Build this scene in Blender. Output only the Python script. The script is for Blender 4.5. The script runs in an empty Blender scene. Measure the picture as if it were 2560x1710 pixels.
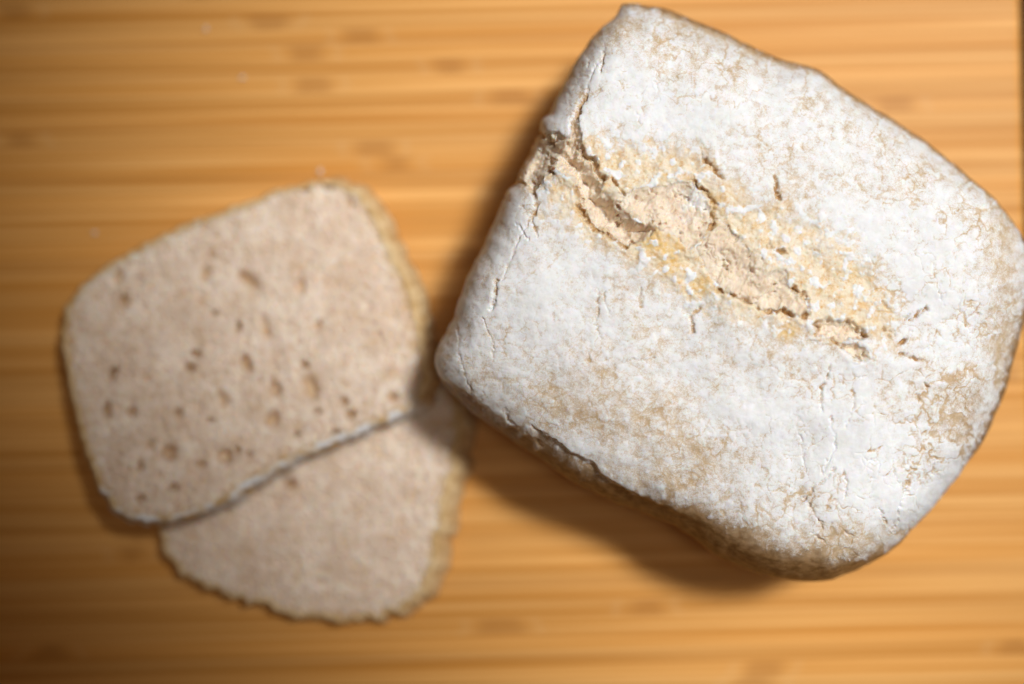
import bpy, math, random
import numpy as np
random.seed(7)
rng = np.random.default_rng(7)
scene = bpy.context.scene
C = scene.collection

# ------------------------------------------------------------------ camera
D = 0.55                                   # lens height above the board top (z = 0)
cd = bpy.data.cameras.new('camera')
cam = bpy.data.objects.new('camera', cd)
C.objects.link(cam)
cam.location = (0, 0, D)
cam.rotation_euler = (0, 0, 0)
cd.lens = 50; cd.sensor_width = 36; cd.clip_start = 0.01; cd.clip_end = 20
cd.dof.use_dof = True
cd.dof.focus_distance = D - 0.076
cd.dof.aperture_fstop = 1.9
cd.dof.aperture_blades = 0
scene.camera = cam

# ------------------------------------------------------------------ light: one window to the right, dim warm room
w = bpy.data.worlds.new('World'); scene.world = w; w.use_nodes = True
bg = w.node_tree.nodes['Background']
bg.inputs[0].default_value = (1.0, 0.62, 0.36, 1); bg.inputs[1].default_value = 0.07
ld = bpy.data.lights.new('window_light', 'AREA')
ld.shape = 'RECTANGLE'; ld.size = 0.47; ld.size_y = 0.47; ld.spread = math.radians(13)
ld.energy = 0.80; ld.color = (0.965, 0.98, 1.0)
lo = bpy.data.objects.new('window_light', ld); C.objects.link(lo)
lo.location = (0.57, 0.40, 1.1)
from mathutils import Vector
lo.rotation_euler = (Vector((0.155, 0.07, 0.0)) - lo.location).to_track_quat('-Z', 'Y').to_euler()
cl = bpy.data.lights.new('added_fill_light', 'AREA')             # added soft fill overhead to open the window's shadows, not a room lamp
cl.shape = 'RECTANGLE'; cl.size = 0.55; cl.size_y = 0.55; cl.spread = math.radians(14)
cl.energy = 0.095; cl.color = (1.0, 0.97, 0.93)
co_ = bpy.data.objects.new('added_fill_light', cl); C.objects.link(co_); co_.location = (0.20, 0.10, 1.20)
co_.rotation_euler = (Vector((0.11, 0.03, 0.0)) - co_.location).to_track_quat('-Z', 'Y').to_euler()
scene.view_settings.view_transform = 'Standard'
scene.view_settings.look = 'None'
scene.view_settings.exposure = 0.0
scene.view_settings.gamma = 1.0

# ------------------------------------------------------------------ numeric helpers
K = 0.72 / 2560.0                          # metres per photo pixel per metre of distance
def world(px, py, z):
    s = K * (D - z)
    return (px - 1280.0) * s, -(py - 855.0) * s
def A(pts): return np.array(pts, float)
_perm = {}
def perlin(p, seed=0):
    if seed not in _perm:
        r = np.random.default_rng(1000 + seed); q = r.permutation(256)
        g = r.normal(size=(256, 3)); g /= np.linalg.norm(g, axis=1)[:, None]
        _perm[seed] = (np.concatenate([q, q, q]).astype(np.int32), (g * 1.5).astype(np.float32))
    P, G = _perm[seed]
    i = np.floor(p).astype(np.int32); f = (p - i).astype(np.float32); i &= 255
    u = f * f * f * (f * (f * 6 - 15) + 10)
    out = 0
    for dx in (0, 1):
        wx = u[:, 0] if dx else 1 - u[:, 0]
        a = P[i[:, 0] + dx]
        for dy in (0, 1):
            wy = wx * (u[:, 1] if dy else 1 - u[:, 1])
            b = P[a + i[:, 1] + dy & 511]
            for dz in (0, 1):
                wz = wy * (u[:, 2] if dz else 1 - u[:, 2])
                g = G[P[b + i[:, 2] + dz & 511]]
                out = out + wz * (g[:, 0] * (f[:, 0] - dx) + g[:, 1] * (f[:, 1] - dy) + g[:, 2] * (f[:, 2] - dz))
    return out
def fbm(p, octv=4, seed=0, gain=0.5):
    a, s, out = 1.0, 1.0, 0
    for o in range(octv):
        out = out + a * perlin(p * s + o * 17.3, seed + o); a *= gain; s *= 2.03
    return out
def p2(px, py, size, z=0.0):
    return np.stack([px / size, py / size, np.full_like(px, z)], 1)
def worley(px, py, size, seed=0, n=2):
    x, y = px / size, py / size
    ix, iy = np.floor(x).astype(np.int64), np.floor(y).astype(np.int64)
    d1 = np.full(x.shape, 9.0); d2 = d1.copy()
    for dx in (-1, 0, 1):
        for dy in (-1, 0, 1):
            cx, cy = ix + dx, iy + dy
            h = (cx * 73856093 ^ cy * 19349663 ^ (seed * 83492791 + 11)) & 0x7fffffff
            h = (h * 1103515245 + 12345) & 0x7fffffff
            rx = (h & 0xffff) / 65536.0; ry = ((h >> 15) & 0xffff) / 65536.0
            d = np.hypot(cx + rx - x, cy + ry - y)
            m = d < d1
            d2 = np.where(m, d1, np.minimum(d2, d)); d1 = np.where(m, d, d1)
    return d1, d2
def sstep(a, b, x):
    t = np.clip((x - a) / (b - a), 0, 1); return t * t * (3 - 2 * t)
def seg_dist(px, py, pts, closed=False):
    pts = A(pts); n = len(pts); d = np.full(px.shape, 1e9)
    for i in range(n if closed else n - 1):
        a, b = pts[i], pts[(i + 1) % n]; ab = b - a
        t = np.clip(((px - a[0]) * ab[0] + (py - a[1]) * ab[1]) / max(ab @ ab, 1e-9), 0, 1)
        d = np.minimum(d, np.hypot(px - a[0] - t * ab[0], py - a[1] - t * ab[1]))
    return d
def line_mask(px, py, pts, wd):
    """1 on the polyline, 0 away from it; the line thins towards its ends."""
    pts = A(pts); m = np.zeros(px.shape)
    s = (px > pts[:, 0].min() - 4 * wd) & (px < pts[:, 0].max() + 4 * wd) & (py > pts[:, 1].min() - 4 * wd) & (py < pts[:, 1].max() + 4 * wd)
    if s.any(): m[s] = np.exp(-(seg_dist(px[s], py[s], pts) / wd) ** 2)
    return m
def poly_sd(px, py, pts, pad=60):
    """signed distance in photo pixels, positive inside."""
    pts = A(pts); out = np.full(px.shape, -float(pad))
    s = (px > pts[:, 0].min() - pad) & (px < pts[:, 0].max() + pad) & (py > pts[:, 1].min() - pad) & (py < pts[:, 1].max() + pad)
    x, y = px[s], py[s]; ins = np.zeros(x.shape, bool); n = len(pts)
    for i in range(n):
        (x1, y1), (x2, y2) = pts[i], pts[(i + 1) % n]
        c = (y1 > y) != (y2 > y)
        ins ^= c & (x < (x2 - x1) * (y - y1) / ((y2 - y1) if y2 != y1 else 1e-9) + x1)
    d = seg_dist(x, y, pts, True)
    out[s] = np.where(ins, d, -np.minimum(d, pad)); return out
def blob(px, py, x, y, rx, ry=None, rot=0):
    ry = ry or rx; c, s = math.cos(rot), math.sin(rot)
    a = ((px - x) * c + (py - y) * s) / rx; b = (-(px - x) * s + (py - y) * c) / ry
    return np.exp(-(a * a + b * b))
def resample(pts, n, smooth=True):
    pts = A(pts)
    if smooth:                                              # Catmull-Rom
        q = np.vstack([2 * pts[0] - pts[1], pts, 2 * pts[-1] - pts[-2]]); o = []
        for i in range(len(pts) - 1):
            p0, p1, p2_, p3 = q[i:i + 4]
            for t in np.linspace(0, 1, 12, endpoint=False):
                o.append(0.5 * (2 * p1 + (p2_ - p0) * t + (2 * p0 - 5 * p1 + 4 * p2_ - p3) * t * t + (3 * p1 - p0 - 3 * p2_ + p3) * t ** 3))
        o.append(pts[-1]); pts = np.array(o)
    l = np.concatenate([[0], np.cumsum(np.hypot(*np.diff(pts, axis=0).T))]); l /= l[-1]
    return np.stack([np.interp(n, l, pts[:, 0]), np.interp(n, l, pts[:, 1])], 1)
def coons(left, right, bottom, top, us, vs):
    """four boundary polylines -> (len(us), len(vs), 2) grid. left/right run bottom->top, bottom/top run left->right."""
    L, R = resample(left, vs), resample(right, vs); B, T = resample(bottom, us), resample(top, us)
    U, V = us[:, None, None], vs[None, :, None]
    c = (1 - U) * L[None] + U * R[None] + (1 - V) * B[:, None] + V * T[:, None]
    return c - ((1 - U) * (1 - V) * B[0] + U * (1 - V) * B[-1] + (1 - U) * V * T[0] + U * V * T[-1])
def build_mesh(name, co, quads, mat, parent=None, attrs=None, smooth=True, ngon=None):
    """quads (n,4) on points co (m,3); attrs: {name: float array}; unused points are dropped."""
    used = np.zeros(len(co), bool); used[quads.ravel()] = True
    if ngon is not None: used[ngon] = True
    idx = np.cumsum(used) - 1; co = co[used]; q = idx[quads]
    me = bpy.data.meshes.new(name)
    me.vertices.add(len(co)); me.vertices.foreach_set('co', co.astype(np.float32).ravel())
    loops = q.ravel().astype(np.int32); starts = (np.arange(len(q)) * 4).astype(np.int32)
    if ngon is not None:
        starts = np.append(starts, len(loops)).astype(np.int32); loops = np.append(loops, idx[ngon]).astype(np.int32)
    me.loops.add(len(loops)); me.loops.foreach_set('vertex_index', loops)
    me.polygons.add(len(starts)); me.polygons.foreach_set('loop_start', starts)
    me.update(calc_edges=True)
    if smooth: me.polygons.foreach_set('use_smooth', np.ones(len(starts), bool))
    for k, a in (attrs or {}).items():
        at = me.attributes.new(k, 'FLOAT', 'POINT'); at.data.foreach_set('value', a[used].astype(np.float32))
    me.materials.append(mat); me.validate()
    o = bpy.data.objects.new(name, me); C.objects.link(o)
    if parent: o.parent = parent
    return o
def empty(name, loc, label, cat, group=None):
    o = bpy.data.objects.new(name, None); C.objects.link(o); o.location = loc; o.empty_display_size = 0.02
    o['label'] = label; o['category'] = cat
    if group: o['group'] = group
    return o
def grid_quads(n, m, off=0):
    i = np.arange(n * m).reshape(n, m) + off
    return np.stack([i[:-1, :-1], i[1:, :-1], i[1:, 1:], i[:-1, 1:]], -1).reshape(-1, 4)
def border(n, m):
    i = np.arange(n * m).reshape(n, m)
    return np.concatenate([i[:-1, 0], i[-1, :-1], i[:0:-1, -1], i[0, :0:-1]])       # counter-clockwise when u right, v up

# ------------------------------------------------------------------ node helpers
class NT:
    def __init__(s, name):
        s.m = bpy.data.materials.new(name); s.m.use_nodes = True; s.t = s.m.node_tree
        s.b = s.t.nodes['Principled BSDF']
        s.tc = s.t.nodes.new('ShaderNodeTexCoord')
    def lk(s, a, b): s.t.links.new(a, b)
    def val(s, sock, v):
        if isinstance(v, bpy.types.NodeSocket): s.lk(v, sock)
        else: sock.default_value = v
    def attr(s, n):
        x = s.t.nodes.new('ShaderNodeAttribute'); x.attribute_name = n; return x.outputs['Fac']
    def noise(s, vec, scale, detail=3, rough=0.55, out='Fac', dist=0):
        x = s.t.nodes.new('ShaderNodeTexNoise'); s.lk(vec, x.inputs['Vector'])
        x.inputs['Scale'].default_value = scale; x.inputs['Detail'].default_value = detail
        x.inputs['Roughness'].default_value = rough; x.inputs['Distortion'].default_value = dist; return x.outputs[out]
    def voro(s, vec, scale, feat='F1', out='Distance'):
        x = s.t.nodes.new('ShaderNodeTexVoronoi'); x.feature = feat; s.lk(vec, x.inputs['Vector']); x.inputs['Scale'].default_value = scale
        return x.outputs[out]
    def noise_warp(s, vec, scale, amt):
        a = s.t.nodes.new('ShaderNodeVectorMath'); a.operation = 'MULTIPLY_ADD'
        s.lk(s.noise(vec, scale, 3, 0.6, 'Color'), a.inputs[0]); a.inputs[1].default_value = (amt,) * 3; s.lk(vec, a.inputs[2]); return a.outputs[0]
    def math(s, op, a, b=0.0, c=None, clamp=False):
        x = s.t.nodes.new('ShaderNodeMath'); x.operation = op; x.use_clamp = clamp
        s.val(x.inputs[0], a); s.val(x.inputs[1], b)
        if c is not None: s.val(x.inputs[2], c)
        return x.outputs[0]
    def step(s, x_, a, b, lo=0.0, hi=1.0):
        x = s.t.nodes.new('ShaderNodeMapRange'); x.interpolation_type = 'SMOOTHSTEP'
        s.val(x.inputs[0], x_)
        for i, v in zip((1, 2, 3, 4), (a, b, lo, hi)): s.val(x.inputs[i], v)
        return x.outputs[0]
    def mix(s, f, a, b):
        x = s.t.nodes.new('ShaderNodeMix'); x.data_type = 'RGBA'
        s.val(x.inputs[0], f)
        for sock, v in ((x.inputs[6], a), (x.inputs[7], b)):
            s.val(sock, v if isinstance(v, bpy.types.NodeSocket) else (*v, 1))
        return x.outputs[2]
    def mapping(s, vec, scale=(1, 1, 1), loc=None):
        x = s.t.nodes.new('ShaderNodeMapping'); s.lk(vec, x.inputs[0]); x.inputs['Scale'].default_value = scale
        if loc is not None: s.lk(loc, x.inputs['Location'])
        return x.outputs[0]
    def bump(s, h, strength, dist):
        x = s.t.nodes.new('ShaderNodeBump'); x.inputs['Strength'].default_value = strength; x.inputs['Distance'].default_value = dist
        s.lk(h, x.inputs['Height']); s.lk(x.outputs[0], s.b.inputs['Normal'])

# ------------------------------------------------------------------ materials
def mat_bamboo():
    n = NT('bamboo'); oi = n.t.nodes.new('ShaderNodeObjectInfo'); rnd = oi.outputs['Random']
    cmb = n.t.nodes.new('ShaderNodeCombineXYZ')
    n.lk(n.math('MULTIPLY', rnd, 3.7), cmb.inputs[0]); n.lk(n.math('MULTIPLY', rnd, 11.0), cmb.inputs[1]); n.lk(n.math('MULTIPLY', rnd, 5.0), cmb.inputs[2])
    add = n.t.nodes.new('ShaderNodeVectorMath'); n.lk(n.tc.outputs['Object'], add.inputs[0]); n.lk(cmb.outputs[0], add.inputs[1]); v = add.outputs[0]
    fib = n.noise(n.mapping(v, (6, 900, 60)), 1.0, 4, 0.6)
    wide = n.noise(n.mapping(v, (4, 420, 30)), 1.0, 3, 0.55)
    blot = n.noise(n.mapping(v, (22, 120, 20)), 1.0, 2, 0.5)
    col = n.mix(n.step(wide, 0.32, 0.68), (0.60, 0.25, 0.040), (0.82, 0.43, 0.13))
    col = n.mix(n.step(fib, 0.35, 0.75, 0.0, 0.45), col, (0.50, 0.195, 0.022))
    sep = n.t.nodes.new('ShaderNodeSeparateXYZ'); n.lk(n.tc.outputs['Object'], sep.inputs[0])
    # tone of the whole strip
    hsv = n.t.nodes.new('ShaderNodeHueSaturation'); n.lk(col, hsv.inputs['Color'])
    col = n.mix(n.step(n.noise(n.mapping(v, (2.2, 190, 14)), 1.0, 3, 0.5), 0.52, 0.74, 0.0, 0.32), col, (0.42, 0.155, 0.022))
    n.t.links.new(col, hsv.inputs['Color']); n.lk(n.math('MULTIPLY_ADD', oi.outputs['Alpha'], 1.0, 0.0), hsv.inputs['Value'])
    col = hsv.outputs[0]
    # bamboo nodes: short darker places at uneven distances along each strip
    xs = n.math('MULTIPLY_ADD', rnd, 13.7, sep.outputs[0])
    fr = n.math('FRACT', n.math('DIVIDE', xs, 0.41))
    dist = n.math('MULTIPLY', n.math('ABSOLUTE', n.math('SUBTRACT', fr, 0.5)), 0.41)
    dist = n.math('ADD', dist, n.math('MULTIPLY_ADD', blot, 0.016, -0.008))
    mark = n.step(dist, 0.010, 0.002)
    pale = n.math('MULTIPLY', n.step(dist, 0.0150, 0.0115), n.step(dist, 0.008, 0.0115))
    col = n.mix(n.math('MULTIPLY', mark, 0.42), col, (0.36, 0.135, 0.02))
    col = n.mix(n.math('MULTIPLY', pale, 0.10), col, (0.72, 0.50, 0.26))
    n.lk(col, n.b.inputs['Base Color'])
    n.b.inputs['Roughness'].default_value = 0.5; n.b.inputs['Specular IOR Level'].default_value = 0.18
    n.bump(fib, 0.25, 0.0002)
    return n.m
def mat_counter():
    n = NT('dark_wood'); v = n.tc.outputs['Object']
    g = n.noise(n.mapping(v, (4, 60, 4)), 1.0, 4, 0.6)
    n.lk(n.mix(g, (0.05, 0.02, 0.007), (0.10, 0.042, 0.015)), n.b.inputs['Base Color']); n.b.inputs['Roughness'].default_value = 0.9; n.b.inputs['Specular IOR Level'].default_value = 0.1
    return n.m
def mat_crust():
    n = NT('floured_crust'); v = n.tc.outputs['Object']
    flour, cream, gold, brown, crk = (n.attr(k) for k in ('flour', 'cream', 'gold', 'brown', 'crack'))
    n1, n2, n3 = n.noise(v, 330, 4, 0.6), n.noise(v, 1300, 3, 0.6), n.noise(v, 3200, 2, 0.6)
    speck = n.math('ADD', n.math('MULTIPLY_ADD', n2, 1.1, -0.55), n.math('MULTIPLY_ADD', n3, 1.6, -0.8))
    # baked crust, paler tan where it stretched, darker brown at the rim
    tan = n.mix(n.step(n1, 0.35, 0.65), (0.54, 0.385, 0.225), (0.65, 0.505, 0.34))
    tan = n.mix(brown, tan, n.mix(n.step(n1, 0.3, 0.7), (0.20, 0.095, 0.026), (0.42, 0.235, 0.09)))
    cr = n.mix(n.step(n.math('ADD', n1, n.math('MULTIPLY_ADD', n3, 0.5, -0.25)), 0.42, 0.66), (0.78, 0.68, 0.51), (0.71, 0.485, 0.24))
    cr = n.mix(n.step(n.noise(v, 900, 2, 0.5), 0.60, 0.70, 0.0, 0.7), cr, (0.66, 0.36, 0.11))
    cr = n.mix(gold, cr, (0.72, 0.46, 0.13))
    base = n.mix(cream, tan, cr)
    base = n.mix(n.math('MULTIPLY', crk, 0.8, clamp=True), base, (0.44, 0.235, 0.075))
    # loose flour over it
    d = n.math('ADD', flour, n.math('ADD', speck, n.math('MULTIPLY_ADD', n1, 0.4, -0.2)))
    vein = n.step(n.voro(n.noise_warp(v, 160, 0.004), 210, 'DISTANCE_TO_EDGE'), 0.07, 0.0)
    d = n.math('SUBTRACT', d, n.math('MULTIPLY', vein, n.step(n.noise(v, 70, 2), 0.48, 0.62, 0.0, 0.32)))
    f = n.step(d, 0.0, 1.0)
    fl = n.mix(n.step(n1, 0.3, 0.7), (0.75, 0.745, 0.725), (0.82, 0.818, 0.81))
    n.lk(n.mix(f, base, fl), n.b.inputs['Base Color'])
    n.lk(n.step(f, 0.0, 1.0, 0.55, 0.95), n.b.inputs['Roughness']); n.b.inputs['Specular IOR Level'].default_value = 0.25
    h = n.math('ADD', n.math('MULTIPLY', n2, 0.7), n.math('MULTIPLY_ADD', n3, 0.35, n.math('MULTIPLY', f, 0.4)))
    n.b.inputs['Subsurface Weight'].default_value = 0.4; n.b.inputs['Subsurface Radius'].default_value = (1.0, 0.6, 0.3); n.b.inputs['Subsurface Scale'].default_value = 0.003
    n.bump(h, 0.22, 0.0004)
    return n.m
def mat_crumb(name, c1, c2, c3, sc=1.0, fine=0.4, bmp=0.16):
    n = NT(name); v = n.tc.outputs['Object']
    n1, n2, n3 = n.noise(v, 160 * sc, 4, 0.6), n.noise(v, 700 * sc, 3, 0.6), n.noise(v, 2400 * sc, 2, 0.6)
    col = n.mix(n.step(n1, 0.35, 0.65), c1, c2)
    col = n.mix(n.step(n2, 0.44, 0.72, 0, fine), col, c3)
    gold, flour = n.attr('gold'), n.attr('flour')
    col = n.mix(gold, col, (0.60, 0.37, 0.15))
    col = n.mix(n.math('MULTIPLY', n.attr('amber_shade'), 0.7), col, (0.40, 0.215, 0.075))
    f = n.step(n.math('ADD', flour, n.math('ADD', n.math('MULTIPLY_ADD', n2, 0.8, -0.4), n.math('MULTIPLY_ADD', n3, 0.6, -0.3))), 0.1, 1.0)
    col = n.mix(f, col, (0.80, 0.77, 0.73))
    n.lk(col, n.b.inputs['Base Color']); n.b.inputs['Roughness'].default_value = 0.85; n.b.inputs['Specular IOR Level'].default_value = 0.2
    n.b.inputs['Subsurface Weight'].default_value = 0.6; n.b.inputs['Subsurface Radius'].default_value = (1.0, 0.6, 0.3); n.b.inputs['Subsurface Scale'].default_value = 0.004
    n.bump(n.math('ADD', n2, n.math('MULTIPLY', n3, 0.6)), bmp, 0.0005)
    return n.m
def mat_slice_crust():
    n = NT('slice_crust'); v = n.tc.outputs['Object']
    n1, n2 = n.noise(v, 220, 4, 0.6), n.noise(v, 1200, 3, 0.6)
    col = n.mix(n.step(n1, 0.35, 0.65), (0.60, 0.38, 0.16), (0.78, 0.58, 0.32))
    f = n.step(n.math('ADD', n.attr('flour'), n.math('MULTIPLY_ADD', n2, 0.8, -0.4)), 0.3, 0.75)
    col = n.mix(f, col, (0.84, 0.82, 0.80))
    n.lk(col, n.b.inputs['Base Color']); n.b.inputs['Roughness'].default_value = 0.8; n.b.inputs['Specular IOR Level'].default_value = 0.25
    n.bump(n2, 0.5, 0.0008)
    return n.m
M_BAMBOO, M_COUNTER, M_CRUST, M_SCRUST = mat_bamboo(), mat_counter(), mat_crust(), mat_slice_crust()
M_TORN = mat_crumb('torn_crumb', (0.73, 0.59, 0.44), (0.82, 0.71, 0.57), (0.65, 0.49, 0.32))
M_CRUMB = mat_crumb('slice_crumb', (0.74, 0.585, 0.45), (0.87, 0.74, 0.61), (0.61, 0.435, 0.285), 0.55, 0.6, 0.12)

# ------------------------------------------------------------------ counter and bamboo board
TH = 0.020
me = bpy.data.meshes.new('countertop')
s, zt, zb = 0.9, -TH - 0.0005, -TH - 0.03
me.from_pydata([(-s, -s, zt), (s, -s, zt), (s, s, zt), (-s, s, zt), (-s, -s, zb), (s, -s, zb), (s, s, zb), (-s, s, zb)], [],
               [(0, 1, 2, 3), (7, 6, 5, 4), (0, 4, 5, 1), (1, 5, 6, 2), (2, 6, 7, 3), (3, 7, 4, 0)])
me.materials.append(M_COUNTER)
o = bpy.data.objects.new('countertop', me); C.objects.link(o); o['kind'] = 'structure'

ROT = math.radians(1.25)
SW, N_STRIP, BL = 0.0062, 54, 0.46
board = empty('cutting_board', (0.1984 - BL / 2, 0.0, -TH), 'bamboo cutting board of narrow glued strips under the bread', 'cutting board')
board.rotation_euler = (0, 0, ROT)
# right edge of the board passes just inside the top right corner of the view
ex, ey = world(2553, 0, 0)
board.location = (ex - BL / 2 * math.cos(ROT) + ey * math.sin(ROT), 0.0 - (BL / 2) * math.sin(ROT) * 0.4, -TH)
def strip_mesh():
    hw, hl, c, r = SW / 2 - 0.00002, BL / 2, 0.00005, 0.0025
    prof = [(-hw, 0), (hw, 0), (hw, TH - c), (hw - c, TH), (-hw + c, TH), (-hw, TH - c)]
    xs = [(-hl, 0.0), (-hl, -r), (-hl + r * 0.3, -r * 0.3), (-hl + r, 0.0), (hl - r, 0.0), (hl - r * 0.3, -r * 0.3), (hl, -r)]
    xs = xs[1:]
    v, f = [], []
    for x, dz in xs:
        for y, z in prof: v.append((x, y, z + (dz if z > TH / 2 else 0)))
    k = len(prof)
    for i in range(len(xs) - 1):
        for j in range(k): f.append((i * k + j, i * k + (j + 1) % k, (i + 1) * k + (j + 1) % k, (i + 1) * k + j))
    f.append(tuple(range(k))[::-1]); f.append(tuple((len(xs) - 1) * k + j for j in range(k)))
    m = bpy.data.meshes.new('strip'); m.from_pydata(v, [], [t[::-1] for t in f]); m.materials.append(M_BAMBOO); m.update(); return m
sm = strip_mesh()
for i in range(N_STRIP):
    o = bpy.data.objects.new('strip', sm); C.objects.link(o); o.parent = board
    o.location = (0, (i - (N_STRIP - 1) / 2) * SW, random.uniform(-0.00008, 0.00008))
    o.color = (1, 1, 1, 1.0 + random.uniform(-0.07, 0.06))

# ------------------------------------------------------------------ the loaf
S = 2560 / 2347.0
def sc_(pts): return A(pts) * S
def c1(*p): return [(1050 + x / 2.614, y / 2.614) for x, y in p]
def c2(*p): return [(1800 + x / 2.613, y / 2.613) for x, y in p]
def c3(*p): return [(1350 + x / 3.136, 350 + y / 3.136) for x, y in p]
def c4(*p): return [(1900 + x / 3.136, 500 + y / 3.136) for x, y in p]
def c5(*p): return [(1050 + x / 2.614, 700 + y / 2.614) for x, y in p]
def c6(*p): return [(1700 + x / 2.413, 900 + y / 2.413) for x, y in p]
left = sc_([(1008, 868), (1000, 835), (1004, 800), (1020, 768), (1040, 728), (1056, 685), (1083, 613), (1110, 558), (1135, 500), (1160, 446), (1178, 424), (1203, 372), (1230, 318),
            (1237, 302), (1244, 276), (1262, 255), (1281, 218), (1310, 159), (1340, 112), (1369, 71), (1411, 39), (1427, 10)])
top = sc_([(1427, 10), (1445, 8), (1475, 13), (1530, 22), (1580, 40), (1640, 65), (1700, 95), (1760, 122), (1800, 138), (1850, 148), (1885, 165), (1930, 200), (1985, 235), (2050, 275),
           (2110, 315), (2160, 355), (2210, 395), (2260, 440), (2300, 482), (2322, 508)])
right = sc_([(2010, 1283), (2055, 1252), (2095, 1212), (2150, 1150), (2190, 1097), (2217, 1058), (2243, 1027), (2272, 972), (2300, 905), (2316, 850), (2327, 808), (2342, 760), (2354, 700), (2360, 650), (2358, 600), (2348, 555), (2322, 508)])
bottom = sc_([(1008, 868), (1020, 890), (1045, 914), (1080, 946), (1120, 976), (1170, 1010), (1210, 1036), (1240, 1057), (1280, 1085), (1330, 1115), (1380, 1142), (1430, 1161), (1480, 1180),
              (1530, 1201), (1580, 1228), (1620, 1256), (1670, 1288), (1710, 1305), (1770, 1322), (1830, 1332), (1890, 1330), (1940, 1316), (1990, 1295), (2010, 1283)])
NU, NV = 960, 780
tu, tv = np.linspace(-1, 1, NU), np.linspace(-1, 1, NV)
us, vs = 0.5 + 0.5 * np.sin(tu * math.pi / 2) * 0.6 + 0.5 * tu * 0.4, 0.5 + 0.5 * np.sin(tv * math.pi / 2) * 0.6 + 0.5 * tv * 0.4
Gd = coons(left, right, bottom, top, us, vs)
U = np.broadcast_to((2 * us - 1)[:, None], (NU, NV)).ravel(); V = np.broadcast_to((2 * vs - 1)[None], (NU, NV)).ravel()
PX, PY = Gd[..., 0].ravel().copy(), Gd[..., 1].ravel().copy()
jx, jy = fbm(p2(PX, PY, 75, 0.3), 3, 190), fbm(p2(PX, PY, 75, 4.3), 3, 194)
PX += 4.0 * jx; PY += 4.0 * jy
def dome(U, V):
    fu = np.where(U < 0, (1 - np.abs(U) ** 16.0), (1 - np.abs(U) ** 6.0))
    fv = np.where(V < 0, (1 - np.abs(V) ** 5.5), (1 - np.abs(V) ** 5.8))
    return np.sqrt(np.clip(fu * fv, 0, 1))
ZR, ZT = 0.048, 0.082
dm = dome(U, V)
Z = ZR + (ZT - ZR) * dm - 0.0012 * (V * V) - 0.001 * U * U
wob = fbm(p2(PX, PY, 330, 1.3), 3, 40)
Z += 0.0030 * wob * sstep(0, 0.5, dm)

# photo-pixel coordinates bent by noise: every traced line below comes out ragged
nA, nB = perlin(p2(PX, PY, 30, 5.1), 50), perlin(p2(PX, PY, 30, 9.7), 51)
nC, nD = perlin(p2(PX, PY, 11, 3.1), 52), perlin(p2(PX, PY, 11, 7.7), 53)
QX, QY = PX + 9 * nA + 5 * nC, PY + 9 * nB + 5 * nD
nE, nF = perlin(p2(PX, PY, 5.5, 1.1), 56), perlin(p2(PX, PY, 5.5, 6.7), 57)
HX, HY = PX + 4 * nA + 5 * nC + 3.0 * nE, PY + 4 * nB + 5 * nD + 3.0 * nF

edge = np.minimum.reduce([1 - np.abs(U), 1 - np.abs(V)])
# ---- torn openings (positive inside)
TEAR = [c3((-60, 10), (40, -40), (150, -60), (270, 60), (330, 130), (440, 140), (450, 260), (500, 290), (480, 400), (560, 430), (640, 520), (700, 560), (760, 640), (860, 640), (920, 700), (800, 790), (680, 840), (600, 800), (520, 740), (430, 700), (380, 620), (370, 540), (300, 500), (290, 400), (200, 250), (120, 210), (60, 260), (-20, 330), (-70, 420), (-130, 330), (-120, 160)),
        c3((500, 430), (640, 400), (880, 350), (1050, 330), (1180, 310), (1240, 380), (1300, 460), (1350, 540), (1370, 620), (1290, 740), (1230, 820), (1160, 860), (1080, 760), (940, 700), (800, 640), (620, 520)),
        c3((1230, 880), (1330, 700), (1430, 660), (1560, 760), (1650, 860), (1740, 930), (1760, 1050), (1850, 1010), (1930, 1020), (1960, 1150), (2010, 1190), (2080, 1260), (2110, 1330), (2060, 1400), (1980, 1370), (1900, 1320), (1780, 1350), (1700, 1300), (1600, 1250), (1480, 1195), (1400, 1150), (1300, 1040)),
        c4((400, 960), (520, 930), (640, 950), (720, 975), (810, 1020), (840, 1070), (780, 1110), (700, 1090), (640, 1120), (560, 1090), (470, 1060), (420, 1020)),
        c4((570, 1085), (660, 1120), (760, 1130), (850, 1190), (880, 1240), (820, 1260), (740, 1230), (660, 1180)),
        c1((640, 1150), (700, 960), (790, 860), (860, 930), (960, 900), (1010, 760), (1050, 870), (1060, 1000), (1110, 1040), (1000, 1160), (880, 1090), (800, 1200), (720, 1280))]
DEPTH = [0.0078, 0.0024, 0.0032, 0.0026, 0.0022, 0.0045]
EDGEW = [40, 60, 90, 18, 18, 30]
crumb = np.full(PX.shape, -60.0); tear = np.zeros(PX.shape)
for poly, dp, ew in zip(TEAR, DEPTH, EDGEW):
    sd = poly_sd(QX, QY, poly)
    crumb = np.maximum(crumb, sd)
    tear = np.maximum(tear, dp * sstep(-3, ew, sd))
tear *= 1.0 + 0.45 * fbm(p2(PX, PY, 70, 2.2), 3, 60)
incr = sstep(-4, 4, crumb)

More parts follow.
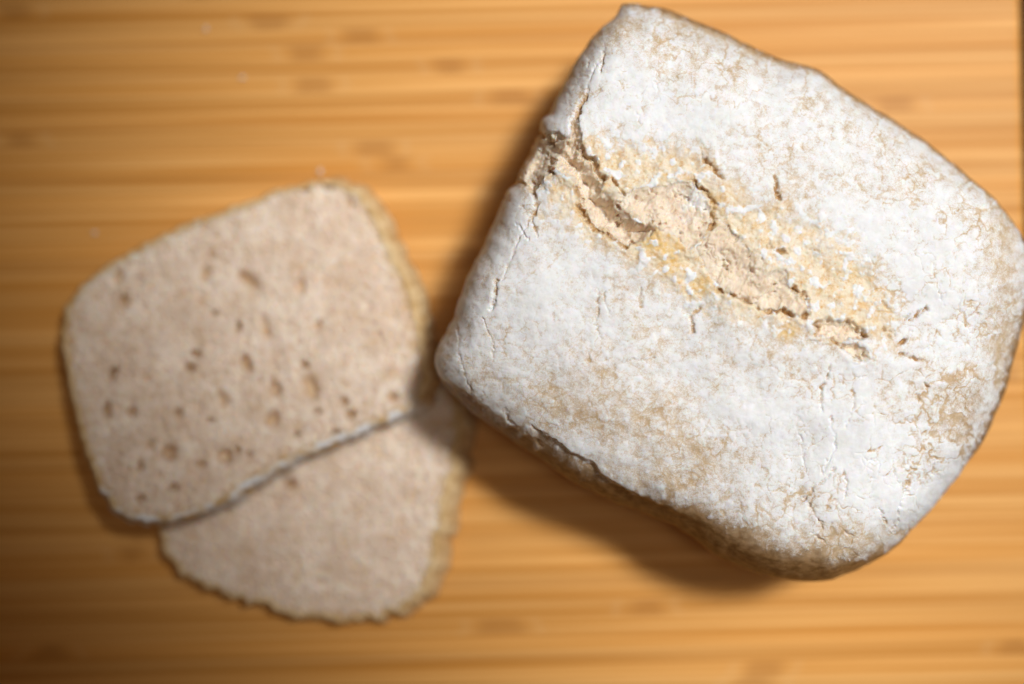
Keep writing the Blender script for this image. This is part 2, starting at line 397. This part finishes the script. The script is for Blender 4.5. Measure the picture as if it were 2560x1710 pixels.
# ---- crevices: (polyline, width px, depth m)
CREV = [(c3((1190, 300), (1240, 370), (1310, 420), (1370, 500), (1340, 560), (1375, 625), (1330, 700)), 7, 0.0030),
        (c3((1270, 130), (1340, 200), (1400, 260), (1440, 300)), 7, 0.0025), (c3((1845, 290), (1850, 370), (1870, 450)), 6, 0.0025),
        (c3((575, 310), (610, 370), (650, 420)), 5, 0.0025), (c3((1790, 820), (1840, 860), (1930, 880)), 6, 0.0022),
        (c3((310, 60), (340, 130), (430, 150), (450, 260), (500, 300)), 8, 0.0040), (c3((290, 380), (310, 520), (390, 640), (430, 700), (560, 760), (670, 840)), 9, 0.0035),
        (c3((1400, 1185), (1490, 1200), (1580, 1235), (1650, 1270)), 7, 0.0035), (c3((1700, 1300), (1780, 1350), (1900, 1330), (1980, 1380)), 6, 0.0030),
        (c4((270, 690), (340, 745), (385, 820), (345, 920)), 9, 0.0045), (c4((190, 870), (250, 900)), 6, 0.003),
        (c4((640, 955), (710, 975), (800, 1020), (825, 1060)), 8, 0.0040), (c4((580, 1090), (650, 1165)), 8, 0.0035), (c4((440, 960), (470, 1010), (430, 1060)), 6, 0.0025),
        (c4((970, 1010), (1050, 1045)), 6, 0.0030), (c4((1005, 1075), (1060, 1140), (1115, 1110), (1170, 1050)), 6, 0.0032),
        (c4((1190, 935), (1240, 880), (1310, 850)), 6, 0.0030), (c4((1130, 925), (1160, 905)), 6, 0.0025), (c4((1100, 1210), (1180, 1232), (1260, 1255)), 6, 0.0032),
        (c4((545, 1290), (525, 1400), (480, 1480), (470, 1568)), 4.5, 0.0022), (c4((1275, 1430), (1320, 1470)), 5, 0.0022), (c4((960, 800), (1030, 870)), 5, 0.0018),
        (c4((80, 350), (130, 395), (230, 400)), 5, 0.0018), (c4((370, 1120), (440, 1110), (540, 1100)), 5, 0.0020), (c4((530, 660), (570, 665)), 5, 0.0018), (c4((740, 1390), (820, 1390)), 3, 0.001),
        (c6((900, 40), (890, 110), (850, 180), (850, 250), (860, 310)), 4, 0.0020), (c6((910, 340), (910, 400), (935, 470), (940, 540), (890, 600), (860, 690)), 3.5, 0.0014),
        (c6((930, 650), (890, 705), (800, 780), (740, 855)), 5, 0.0016), (c6((780, 870), (830, 950), (862, 1012)), 5, 0.0018), (c6((975, 660), (1003, 730), (990, 835)), 3.5, 0.0014),
        (c6((1040, 190), (1052, 270), (1030, 330), (1000, 390)), 4, 0.0014), (c6((750, 540), (742, 610), (760, 690)), 3, 0.0010), (c6((1210, 900), (1225, 950), (1245, 990)), 3.5, 0.0012),
        (c6((1380, 740), (1330, 850), (1295, 980), (1270, 1035)), 6, 0.0014), (c6((1280, 600), (1300, 690), (1320, 760)), 3, 0.0010), (c6((1385, 690), (1410, 730)), 3, 0.001),
        (c6((700, 400), (735, 500)), 3, 0.0009), (c6((1100, 560), (1130, 610), (1190, 590), (1200, 690)), 3, 0.0009), (c6((1430, 210), (1440, 270), (1420, 380)), 6, 0.0012),
        (c6((800, 1045), (870, 1095)), 5, 0.0014), (c6((1000, 1040), (1060, 1070)), 4, 0.0010), (c6((1520, 690), (1540, 600)), 3, 0.0009),
        (c4((1610, 510), (1592, 660), (1572, 760), (1560, 880)), 3, 0.0009), (c4((1415, 640), (1405, 760), (1440, 830)), 3, 0.0008), (c4((1400, 940), (1500, 930), (1600, 970), (1650, 1040)), 3, 0.0008), (c4((720, 350), (860, 450), (890, 500)), 3, 0.0008), (c4((740, 230), (690, 330)), 3, 0.0008), (c4((1360, 500), (1358, 580)), 3, 0.0009),
        (c4((1380, 1090), (1300, 1160), (1280, 1180)), 3, 0.0009), (c4((1550, 1300), (1552, 1370)), 4, 0.001),
        (c5((470, 190), (485, 100), (500, 0)), 6, 0.0020), (c5((1160, 60), (1165, 200), (1150, 290), (1180, 380)), 3.5, 0.0012), (c5((1205, 80), (1220, 180), (1260, 240)), 3, 0.0010), (c5((1115, 430), (1100, 530)), 3, 0.0009),
        (c5((1330, 540), (1430, 515), (1540, 520)), 3, 0.0008), (c5((1440, 60), (1440, 180)), 5, 0.0014), (c5((1830, 180), (1770, 240), (1785, 340)), 6, 0.0016), (c5((415, 250), (435, 340), (480, 400), (480, 520)), 3, 0.0009),
        (c5((735, 965), (830, 1020), (940, 1100)), 6, 0.0022), (c5((545, 850), (600, 930), (690, 1010), (750, 1070), (770, 1110)), 7, 0.0009), (c5((230, 220), (250, 330), (260, 480), (300, 640), (350, 760)), 5, 0.0007),
        (c1((1215, 270), (1195, 370), (1120, 480), (1075, 640)), 5, 0.0007), (c1((1075, 640), (1015, 760), (1000, 880), (1025, 950)), 9, 0.0034), (c1((1095, 420), (1105, 440)), 3, 0.0008), (c1((1540, 490), (1560, 660)), 3, 0.0008), (c1((1410, 720), (1440, 820)), 3, 0.0008), (c1((1200, 350), (1180, 470)), 4, 0.0016),
        (c1((770, 870), (830, 885), (880, 930)), 9, 0.0050), (c1((830, 1110), (860, 1140)), 8, 0.0040), (c1((560, 1240), (650, 1180), (720, 1240), (770, 1320), (740, 1400)), 7, 0.0022),
        ([(1303, 513), (1325, 545), (1290, 611), (1256, 698), (1235, 740)], 4.5, 0.0006), ([(1330, 545), (1345, 590)], 5, 0.0014), ([(1295, 560), (1320, 600)], 4, 0.001)]
cvar = np.clip(0.75 + 1.1 * fbm(p2(PX, PY, 22, 1.7), 2, 154), 0.0, 1.3)
crk = np.zeros(PX.shape); crev = np.zeros(PX.shape)
for ci, (pts, wd, dp) in enumerate(CREV):
    m = line_mask(HX, HY, pts, wd * (0.75 if ci < 14 else 0.72))
    m *= np.clip(cvar + 0.15, 0, 1.25) if ci < 14 else cvar; dp *= 0.75 if ci < 14 else 0.5
    crev = np.maximum(crev, m * dp); crk = np.maximum(crk, np.clip(m * min(1.0, dp / 0.0016), 0, 1))
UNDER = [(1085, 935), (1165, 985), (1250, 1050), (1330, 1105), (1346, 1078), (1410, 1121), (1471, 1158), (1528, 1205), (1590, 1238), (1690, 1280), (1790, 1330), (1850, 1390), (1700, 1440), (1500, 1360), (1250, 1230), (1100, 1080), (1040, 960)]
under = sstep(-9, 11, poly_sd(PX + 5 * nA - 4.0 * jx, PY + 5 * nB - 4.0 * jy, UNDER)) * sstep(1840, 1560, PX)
# web of hair cracks where the skin dried: only over the right half and the left lip
w1, w2 = worley(PX + 12 * nA + 3 * nC, PY + 12 * nB + 3 * nD, 74, 3)
hair = np.exp(-((w2 - w1) / 0.035) ** 2) * cvar * sstep(-0.05, 0.35, fbm(p2(PX, PY, 90, 4.0), 2, 70))
hz = np.clip(blob(PX, PY, 2150, 1180, 260, 220) + 0.7 * blob(PX, PY, 2330, 780, 190, 230) + 0.35 * blob(PX, PY, 1800, 200, 300, 160), 0, 1)
hair *= hz * (1 - incr)
crk = np.maximum(crk, 0.7 * hair); crev = np.maximum(crev, 0.0003 * hair)

# ---- cream stretched crust round the tear
CREAM = c3((330, 40), (560, -20), (900, 20), (1150, 60), (1280, 150), (1400, 290), (1540, 400), (1740, 470), (1990, 560), (2240, 640), (2400, 760), (2560, 930), (2700, 1180), (2800, 1400), (2700, 1590), (2560, 1560), (2330, 1480), (2150, 1520), (1950, 1480), (1650, 1420), (1350, 1330), (1120, 1290), (960, 1080), (680, 960), (480, 830), (360, 780), (150, 620), (40, 500), (20, 380), (110, 240), (300, 300))
sdc = poly_sd(QX + 22 * nA, QY + 22 * nB, CREAM, 120)
cream = sstep(-45, 40, sdc + 26 * fbm(p2(PX, PY, 60, 8.0), 3, 80))
GOLD = [c3((870, 790))[0] + (34, 30), c3((1045, 920))[0] + (26, 40), c3((960, 850))[0] + (24, 24), c3((1250, 1150))[0] + (26, 20), c3((600, 180))[0] + (20, 15), c4((220, 1050))[0] + (26, 26), c4((690, 880))[0] + (16, 14),
        c3((500, 715))[0] + (12, 9), c3((660, 900))[0] + (14, 10), c3((1000, 750))[0] + (8, 8), c3((970, 270))[0] + (8, 9), c3((1350, 450))[0] + (12, 26), c3((1090, 1090))[0] + (10, 12), c4((720, 560))[0] + (26, 26), c4((950, 860))[0] + (22, 22), c3((1240, 1300))[0] + (14, 9)]
gold = np.zeros(PX.shape)
for i, (x, y, a, b) in enumerate(GOLD): gold = np.maximum(gold, (0.85 if i in (0, 1, 2, 3, 5) else 0.45) * blob(QX, QY, x, y, a, b))
gold = np.clip(gold * (0.75 + 0.8 * perlin(p2(PX, PY, 12, 2.0), 55) + 0.5 * nE), 0, 1)

# ---- flour cover
big, mid, sml = fbm(p2(PX, PY, 210, 0.4), 3, 90), fbm(p2(PX, PY, 64, 0.9), 3, 94), fbm(p2(PX, PY, 20, 0.2), 3, 98)
flour = 0.74 + 0.14 * big + 0.25 * mid + 0.26 * sml
g1, g2 = worley(PX + 26 * nA + 9 * nC, PY + 26 * nB + 9 * nD, 58, 11)
h1, h2 = worley(PX + 14 * nA + 8 * nC, PY + 14 * nB + 8 * nD, 27, 12)
plate = np.exp(-((g2 - g1) / 0.11) ** 2) * sstep(-0.25, 0.3, perlin(p2(PX, PY, 70, 2.6), 180)) + 0.7 * np.exp(-((h2 - h1) / 0.13) ** 2) * sstep(0.0, 0.4, perlin(p2(PX, PY, 90, 5.6), 181))
pz = np.clip(0.45 + 0.75 * blob(PX, PY, 2200, 1150, 320, 300) + 0.6 * blob(PX, PY, 2350, 700, 250, 320) + 0.35 * blob(PX, PY, 1700, 230, 350, 180), 0, 1.1)
flour += pz * (0.20 - 0.64 * plate)
for x, y, rx, ry, k in [(1395, 985, 70, 60, 0.36), (1470, 1030, 110, 60, 0.30), (1560, 1090, 120, 70, 0.36), (1690, 1110, 90, 90, 0.38), (1640, 1240, 130, 60, 0.30), (1800, 1190, 90, 110, 0.25), (1500, 900, 120, 60, 0.16), (1640, 960, 90, 60, 0.14), (1300, 940, 90, 60, 0.15),
                        (1560, 60, 140, 45, 0.42), (1700, 120, 170, 50, 0.30), (1880, 190, 160, 60, 0.30), (2040, 260, 130, 50, 0.28), (1840, 330, 120, 26, 0.22), (2250, 470, 90, 60, 0.20), (2190, 420, 120, 50, 0.16), (2490, 560, 60, 130, 0.42), (2500, 720, 45, 160, 0.40), (2490, 860, 55, 120, 0.45),
                        (2330, 990, 90, 60, 0.40), (2440, 1050, 70, 120, 0.55), (2250, 1010, 60, 45, 0.3), (2000, 1380, 230, 50, 0.62), (1800, 1330, 140, 60, 0.5), (2180, 1330, 110, 50, 0.55), (2030, 1330, 190, 40, 0.2), (1500, 1200, 200, 30, 0.25), (1370, 1150, 120, 30, 0.3), (1100, 900, 30, 60, 0.25),
                        (1480, 75, 50, 40, 0.4), (2110, 300, 60, 40, 0.2)]:
    flour -= 0.72 * k * blob(QX, QY, x, y, rx, ry)
for x, y, rx, ry, k in [(1750, 290, 170, 50, 0.25), (1560, 250, 120, 90, 0.22), (2150, 560, 170, 80, 0.25), (2350, 720, 90, 120, 0.25), (1920, 1010, 140, 50, 0.22), (1850, 1060, 150, 45, 0.25), (1330, 740, 90, 130, 0.22), (2130, 1120, 130, 110, 0.22), (2290, 1250, 110, 70, 0.42), (1960, 240, 90, 26, 0.24), (1480, 1110, 60, 30, 0.25),
                        (1890, 205, 14, 14, 0.6), (2090, 230, 9, 9, 0.5), (2040, 200, 9, 9, 0.5), (2160, 1400, 26, 12, 0.7), (2215, 1385, 22, 18, 0.8), (1400, 240, 26, 90, 0.2), (1285, 520, 20, 50, 0.25), (2470, 980, 18, 40, 0.4)]:
    flour += k * blob(QX, QY, x, y, rx, ry)
for q in rng.uniform(0, 1, (700, 3)):                          # small lumps of loose flour
    x, y = 1100 + 1440 * q[0], 20 + 1420 * q[1]; r = 3 + 7 * q[2] ** 2.5
    s_ = (np.abs(PX - x) < 4 * r) & (np.abs(PY - y) < 4 * r)
    if s_.any(): flour[s_] += 0.55 * blob(QX[s_], QY[s_], x, y, r, r * (0.7 + 0.6 * q[1]))
# flour thins out where the dome rolls over and in the stretched skin
flour -= 0.75 * sstep(0.045, 0.0, 1 - V) + 0.55 * sstep(0.035, 0.0, 1 - U) + 1.15 * sstep(0.05 + 0.15 * sstep(-0.3, 0.4, U), 0.01 + 0.06 * sstep(-0.3, 0.4, U), 1 + V + 0.03 * mid) * sstep(-1.0, -0.3, U) + 0.6 * sstep(0.05, 0.0, 1 + V) * sstep(-0.3, -1.0, U)
cblot = fbm(p2(PX, PY, 30, 6.0), 3, 102)
flour -= cream * (0.66 - 1.15 * sstep(0.12, 0.55, cblot)) + 0.95 * crk + 0.25 * hair + 0.6 * gold
brown = np.clip(sstep(0.07 + 0.15 * sstep(-0.3, 0.4, U), 0.02 + 0.05 * sstep(-0.3, 0.4, U), 1 + V + 0.03 * mid) * (0.6 + 0.4 * sstep(-0.3, 0.2, U)) + sstep(0.035, 0.0, 1 - V) + sstep(0.05, 0.0, 1 - U) + 0.35 * blob(PX, PY, 2440, 1060, 70, 120), 0, 1)
brown *= (1 - cream)
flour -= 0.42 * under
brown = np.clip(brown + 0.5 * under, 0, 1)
flour = np.clip(flour, -0.8, 1.35)
# crumb attributes: a little flour blown in, gold specks
cflour = -0.25 + 0.5 * mid + 0.35 * sml + 0.85 * blob(PX, PY, 1735, 500, 55, 55) + 0.35 * blob(PX, PY, 1690, 560, 60, 50) + 0.3 * blob(PX, PY, 1960, 710, 40, 40)

# ---- heights
lump = 0.00022 * mid + 0.00007 * sml + 0.00024 * np.clip(flour, 0, 1.3) * (1 - incr)
d1, d2 = worley(QX, QY, 17, 5); e1, e2 = worley(QX, QY, 8, 6)
terr = 3.0 * fbm(np.stack([(PX * 0.85 + PY * 0.5 + 5 * nC) / 62, (-PX * 0.5 + PY * 0.85 + 5 * nD) / 84, np.full_like(PX, 0.6)], 1), 4, 158)
tfr = terr - np.floor(terr); terr = np.floor(terr) + sstep(0.78, 1.0, tfr)
stepline = sstep(0.70, 0.82, tfr) * sstep(0.96, 0.84, tfr) * sstep(-0.1, 0.3, perlin(p2(PX, PY, 36, 9.0), 186))
sponge = 0.00055 * terr + 0.0004 * fbm(np.stack([(PX * 0.85 + PY * 0.5) / 13, (-PX * 0.5 + PY * 0.85) / 50, np.full_like(PX, 4.4)], 1), 3, 184) + 0.0003 * (np.clip(d1, 0, 0.8) - 0.4) + 0.00018 * (np.clip(e1, 0, 0.8) - 0.4) - 0.0016 * sstep(0.30, 0.12, d1) * sstep(0.15, 0.45, perlin(p2(PX, PY, 30, 7.0), 185)) + 0.0007 * fbm(p2(PX, PY, 40, 3.3), 3, 106)
lip = 0.0004 * np.exp(-((crumb + 9) / 9) ** 2)                  # torn edge curls up
strand = 0.0008 * fbm(np.stack([(PX * 0.85 + PY * 0.5) / 26, (-PX * 0.5 + PY * 0.85) / 9, np.zeros_like(PX)], 1), 3, 110)
ridge = cream * (1 - incr) * (0.0007 * fbm(p2(PX, PY, 40, 1.1), 3, 114) + 0.15 * strand + 0.0002 * terr)
H = lump * (1 - 0.5 * incr) + ridge + lip * sstep(0.0, 0.2, edge) + incr * sponge - crev * (1 - 0.35 * incr) - 0.0015 * under
X, Y = world(PX, PY, Z)
P0 = np.stack([X, Y, Z], 1); g = P0.reshape(NU, NV, 3)
du = np.gradient(g, axis=0); dv = np.gradient(g, axis=1)
nrm = np.cross(du, dv).reshape(-1, 3); nrm /= np.linalg.norm(nrm, axis=1)[:, None] + 1e-12
fade = 0.35 + 0.65 * sstep(0.0, 0.06, edge)
P0 = P0 + nrm * (H * fade)[:, None]
P0[:, 2] -= tear * sstep(-0.01, 0.05, edge) + 0.0
# ---- skirt: the side under the rim, drawn in towards the base as in the tin
bi = border(NU, NV); nb = len(bi)
b0 = P0[bi]; nx = np.roll(b0, -6, 0) - np.roll(b0, 6, 0)
no = np.stack([nx[:, 1], -nx[:, 0]], 1); no /= np.linalg.norm(no, axis=1)[:, None] + 1e-9
ker = np.hanning(61); ker /= ker.sum()
no = np.stack([np.convolve(np.concatenate([no[-30:, k], no[:, k], no[:30, k]]), ker, 'valid') for k in (0, 1)], 1)
no /= np.linalg.norm(no, axis=1)[:, None] + 1e-9
rows = []; NS = 44
for k in range(1, NS + 1):
    t = k / NS
    off = -0.0135 * t ** 1.3 - 0.006 * sstep(0.85, 1.0, t) ** 2
    r = np.empty((nb, 3)); r[:, 2] = b0[:, 2] * (1 - t) + 0.0002 * t
    q = np.stack([b0[:, 0] * 160, b0[:, 1] * 160, r[:, 2] * 160], 1)
    off = off + 0.0012 * sstep(0, 0.15, t) * sstep(1, 0.85, t) * fbm(q, 3, 118)
    r[:, :2] = b0[:, :2] + no * np.asarray(off)[:, None]; rows.append(r)
co = np.vstack([P0] + rows)
ids = np.vstack([bi[None], np.arange(nb * NS).reshape(NS, nb) + len(P0)])
nx_ = np.roll(ids, -1, 1)
sk = np.stack([ids[:-1], ids[1:], nx_[1:], nx_[:-1]], -1).reshape(-1, 4)
def ext(a, sidev): return np.concatenate([a, np.full(nb * NS, sidev) if np.isscalar(sidev) else sidev])
at = {'flour': ext(flour, -0.15), 'cream': ext(cream, 0.0), 'gold': ext(gold, 0.0), 'brown': ext(brown, 1.0), 'crack': ext(crk, 0.0)}
loaf = empty('bread_loaf', (0.09, 0.01, 0.0), 'large uncut loaf of white bread thick with flour, torn open along its top', 'bread loaf')
gq = grid_quads(NU, NV)
inside = (crumb[gq] > 0).all(1)
off3 = np.array([0.09, 0.01, 0.0])
co_l = co - off3
build_mesh('crust', co_l, np.vstack([gq[~inside], sk]), M_CRUST, loaf, at, ngon=ids[-1][::-1])
build_mesh('torn_crumb', co_l[:len(P0)], gq[inside], M_TORN, loaf, {'gold': np.clip(gold * 0.6 + 0.22 * sstep(0.25, 0.7, cblot + 0.4 * sml), 0, 1), 'amber_shade': np.clip(0.8 * crk + 0.55 * stepline + 0.35 * sstep(0.30, 0.12, d1) * sstep(0.15, 0.45, perlin(p2(PX, PY, 30, 7.0), 185)), 0, 1), 'flour': cflour})  # amber: shade in crevices, torn steps and pores, painted into the crumb colour

# ------------------------------------------------------------------ the two slices
def c7(x, y): return (100 + x / 1.65, 400 + y / 1.65)
def slice_of_bread(label, bl, ltop, lright, lbot, lleft, ztop, thick, flare, pits, seed, flourside, ragged, loc):
    """ltop.. are boundary polylines of the upper face in photo pixels; flare moves the lower face outwards per side."""
    n, m = 380, 320
    t1, t2 = np.linspace(0, 1, n), np.linspace(0, 1, m)
    Gs = coons(lleft, lright, lbot, ltop, t1, t2); px, py = Gs[..., 0].ravel(), Gs[..., 1].ravel()
    cx, cy = px.mean(), py.mean()
    e = np.minimum.reduce([np.broadcast_to(t[...], (n, m)).ravel() for t in (t1[:, None], 1 - t1[:, None], t2[None], 1 - t2[None])])
    # uneven torn edge
    rg = (fbm(p2(px, py, 34, seed), 4, 130) * ragged) * sstep(0.12, 0.0, e)
    d = np.hypot(px - cx, py - cy); px = px + (px - cx) / d * rg; py = py + (py - cy) / d * rg
    z = ztop(px, py)
    hgt = 0.0006 * fbm(p2(px, py, 80, seed), 3, 134) + 0.0003 * fbm(p2(px, py, 22, seed), 3, 138)
    wx, wy = px + 7 * perlin(p2(px, py, 26, seed), 142), py + 7 * perlin(p2(px, py, 26, seed + 3), 143)
    a1, a2 = worley(wx, wy, 34, seed); b1, b2 = worley(wx, wy, 20, seed + 1)
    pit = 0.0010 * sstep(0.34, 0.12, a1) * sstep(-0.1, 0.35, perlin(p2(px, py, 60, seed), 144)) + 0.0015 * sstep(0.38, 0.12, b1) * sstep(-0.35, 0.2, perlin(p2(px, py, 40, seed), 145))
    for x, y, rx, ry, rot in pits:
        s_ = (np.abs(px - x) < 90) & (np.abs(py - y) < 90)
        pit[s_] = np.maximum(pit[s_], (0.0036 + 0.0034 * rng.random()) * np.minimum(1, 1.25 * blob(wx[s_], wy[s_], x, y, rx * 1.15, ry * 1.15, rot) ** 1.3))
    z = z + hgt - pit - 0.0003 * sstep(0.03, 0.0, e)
    X, Y = world(px, py, z); P = np.stack([X, Y, z], 1)
    t = empty('bread_slice', loc, label, 'bread slice', 'bread slices beside the loaf')
    o3 = np.array(loc)
    gold = np.clip(0.6 * sstep(0.045, 0.0, e + 0.02 * fbm(p2(px, py, 30, seed), 2, 146)) + 0.25 * sstep(0.2, 0.6, perlin(p2(px, py, 40, seed), 147)), 0, 0.85)
    build_mesh('crumb', P - o3, grid_quads(n, m), M_CRUMB, t, {'gold': np.maximum(gold, 0.5 * sstep(0.0006, 0.0040, pit)), 'flour': np.full(px.shape, -0.3) + 0.55 * sstep(0.2, 0.6, perlin(p2(px, py, 26, seed), 148))})  # holes tinted browner with depth: their inner shade put into the colour
    # crust: from just inside the cut face, over the edge and down to a thin underside
    bi = border(n, m)[::-1]; b = P[bi]; bx, by = px[bi], py[bi]; nb = len(bi)
    tx = np.roll(bx, -4) - np.roll(bx, 4); ty = np.roll(by, -4) - np.roll(by, 4)
    k = np.hanning(41); k /= k.sum(); sm_ = lambda a: np.convolve(np.concatenate([a[-20:], a, a[:20]]), k, 'valid')
    nx, ny = ty, -tx
    if (nx * (bx - cx) + ny * (by - cy)).mean() < 0: nx, ny = -nx, -ny
    nx, ny = sm_(nx), sm_(ny); l = np.hypot(nx, ny) + 1e-9; nx, ny = nx / l, ny / l
    fx = np.clip(nx, 0, 1) * flare[0] + np.clip(-nx, 0, 1) * flare[1]; fy = np.clip(ny, 0, 1) * flare[2] + np.clip(-ny, 0, 1) * flare[3]
    fl = np.hypot(fx, fy) * 1.0
    rows = []; steps = [(-12, 0.0), (-8, 0.0), (-4, 0.0), (2.5, 0.0)]; lz = [-0.0020, -0.0002, 0.0003, 0.0]
    for q in range(1, 15): steps.append((2.5 + (q / 14) ** 0.55, q / 14))
    zt = ztop(bx, by); zb = zt - thick
    rg2 = fbm(p2(bx, by, 16, seed + 5), 3, 150)
    for i, (a, bq) in enumerate(steps):
        if i < 4: ox, zz = a + (2.5 * rg2 if a < 0 else 0) + np.zeros(nb), zt + lz[i] + 0.0004 * rg2
        else: ox, zz = 2.5 + (a - 2.5) * fl + 5 * rg2 * math.sin(bq * math.pi), zt - 0.0006 + (zb - zt + 0.0006) * bq
        x, y = world(bx + nx * ox, by + ny * ox, zz); rows.append(np.stack([x, y, zz], 1))
    x, y = world(bx - nx * 30, by - ny * 30, zb); rows.append(np.stack([x, y, zb], 1))
    co = np.vstack(rows); ids = np.arange(len(rows) * nb).reshape(-1, nb); nxt = np.roll(ids, -1, 1)
    qd = np.stack([ids[:-1], nxt[:-1], nxt[1:], ids[1:]], -1).reshape(-1, 4)
    ff = np.tile(np.clip(nx * flourside[0] + ny * flourside[1], 0, 1) * 1.0 - 0.38, len(rows)) + 0.5 * fbm(co * 160, 3, 154)
    build_mesh('crust', co - o3, qd, M_SCRUST, t, {'flour': ff}, ngon=ids[-1])
    return t

# lower, smaller slice flat on the board
lo_z = lambda px, py: 0.0112 + 0.0 * px
slice_of_bread('smaller crumbly slice of bread lying flat, half hidden beneath the other slice', None,
    sc_([(420, 985), (470, 905), (560, 850), (700, 825), (850, 815), (960, 835), (1020, 870)]),
    sc_([(940, 1382), (970, 1345), (990, 1300), (1000, 1240), (1015, 1160), (1035, 1080), (1045, 1000), (1048, 930), (1020, 870)]),
    sc_([(400, 1298), (440, 1326), (500, 1352), (560, 1372), (620, 1392), (690, 1410), (760, 1416), (830, 1420), (880, 1410), (940, 1382)]),
    sc_([(400, 1298), (388, 1278), (378, 1243), (368, 1200), (370, 1130), (390, 1050), (420, 985)]),
    lo_z, 0.0108, (42, 2, 6, 0), [(*c7(1030, 1335), 11, 10, 0)], 21, (0, -1), 15, (-0.083, -0.05, 0.0003))
# upper slice leaning on it
up_z = lambda px, py: 0.0115 + 0.0190 * (py / S - 420) / 780.0
PITS = [(860, 495, 26, 13, 0.7), (1075, 520, 11, 22, 0), (1115, 940, 18, 30, -0.4), (970, 945, 10, 20, 0), (960, 1075, 15, 17, 0), (755, 990, 10, 19, -0.3), (535, 1205, 17, 15, 0), (760, 1220, 17, 14, 0), (815, 1195, 7, 7, 0), (860, 1210, 9, 8, 0),
        (930, 690, 10, 30, -0.25), (850, 840, 10, 19, -0.3), (615, 855, 11, 7, 0.2), (280, 1030, 8, 15, 0), (570, 1045, 9, 11, 0), (415, 1260, 9, 15, 0), (1255, 1000, 10, 9, 0), (1280, 1050, 10, 8, 0), (1220, 1125, 13, 9, 0), (550, 1350, 13, 8, 0), (415, 1395, 11, 9, 0),
        (345, 585, 8, 12, 0), (325, 480, 9, 16, 0.3), (680, 470, 12, 18, 0.4), (710, 390, 8, 9, 0), (1145, 680, 7, 12, 0.3), (1090, 850, 8, 10, 0), (300, 880, 9, 12, 0.4), (380, 1040, 9, 12, 0), (665, 1255, 12, 9, 0), (455, 1180, 9, 12, 0), (720, 630, 8, 6, 0), (820, 690, 6, 12, 0), (1450, 980, 12, 9, 0), (1060, 1130, 8, 6, 0), (705, 1075, 8, 6, 0), (1140, 1040, 9, 7, 0), (645, 800, 9, 7, 0), (1095, 122, 10, 7, 0), (1188, 112, 12, 8, 0), (1275, 180, 9, 14, -0.3), (430, 330, 10, 8, 0)]
slice_of_bread('larger slice of bread full of small holes, lying on top of the other slice', None,
    sc_([(190, 655), (240, 617), (300, 580), (360, 548), (430, 517), (500, 492), (570, 466), (640, 438), (700, 423), (745, 417), (790, 425)]),
    sc_([(958, 922), (972, 890), (975, 850), (968, 800), (958, 750), (945, 690), (928, 645), (908, 605), (890, 565), (872, 520), (845, 475), (820, 448), (790, 425)]),
    sc_([(262, 1158), (300, 1182), (345, 1192), (400, 1186), (460, 1170), (520, 1140), (580, 1102), (640, 1068), (690, 1042), (760, 1012), (830, 982), (900, 952), (958, 922)]),
    sc_([(262, 1158), (228, 1105), (203, 1045), (184, 980), (168, 910), (154, 840), (146, 770), (152, 710), (190, 655)]),
    up_z, 0.0108, (38, 3, 13, 2), [(*c7(x, y), a, b, r) for x, y, a, b, r in PITS], 33, (-0.1, 1.25), 7, (-0.112, 0.01, 0.012))

# ------------------------------------------------------------------ a few crumbs on the bare board
for i, (x, y, lab) in enumerate([(607, 195, 'tiny pale crumb alone on bare bamboo midway between the slices and the top edge'), (517, 73, 'tiny pale crumb nearest the top edge of the board'),
                                 (237, 582, 'tiny pale crumb just above the top left corner of the larger slice'), (801, 429, 'tiny pale crumb just above the top right corner of the larger slice')]):
    r0 = 0.0007 + 0.0003 * rng.random(); u_ = np.linspace(0, 2 * math.pi, 13)[:-1]; v_ = np.linspace(0.12, 1, 5)
    pts = []
    for b in v_:
        for a in u_: pts.append((math.cos(a) * math.sin(b * math.pi * 0.94), math.sin(a) * math.sin(b * math.pi * 0.94), -math.cos(b * math.pi * 0.94)))
    p = np.array(pts) * r0; p = p * (1 + 0.35 * fbm(p / r0 * 1.3 + i * 9.1, 3, 162))[:, None] * np.array([1.5, 1.0, 0.7])
    p[:, 2] -= p[:, 2].min()
    ids = np.arange(60).reshape(5, 12); nx_ = np.roll(ids, -1, 1)
    q = np.stack([ids[:-1], nx_[:-1], nx_[1:], ids[1:]], -1).reshape(-1, 4)
    wx0, wy0 = world(x, y, 0)
    o = build_mesh('bread_crumb', p, q, M_CRUMB, None, {'gold': np.zeros(60), 'flour': np.full(60, 0.1)}, ngon=ids[-1])
    o.location = (wx0, wy0, 0.0001); o.rotation_euler = (0, 0, rng.random() * 6)
    o['label'] = lab; o['category'] = 'bread crumb'; o['group'] = 'crumbs scattered on the board'
bpy.context.view_layer.update()
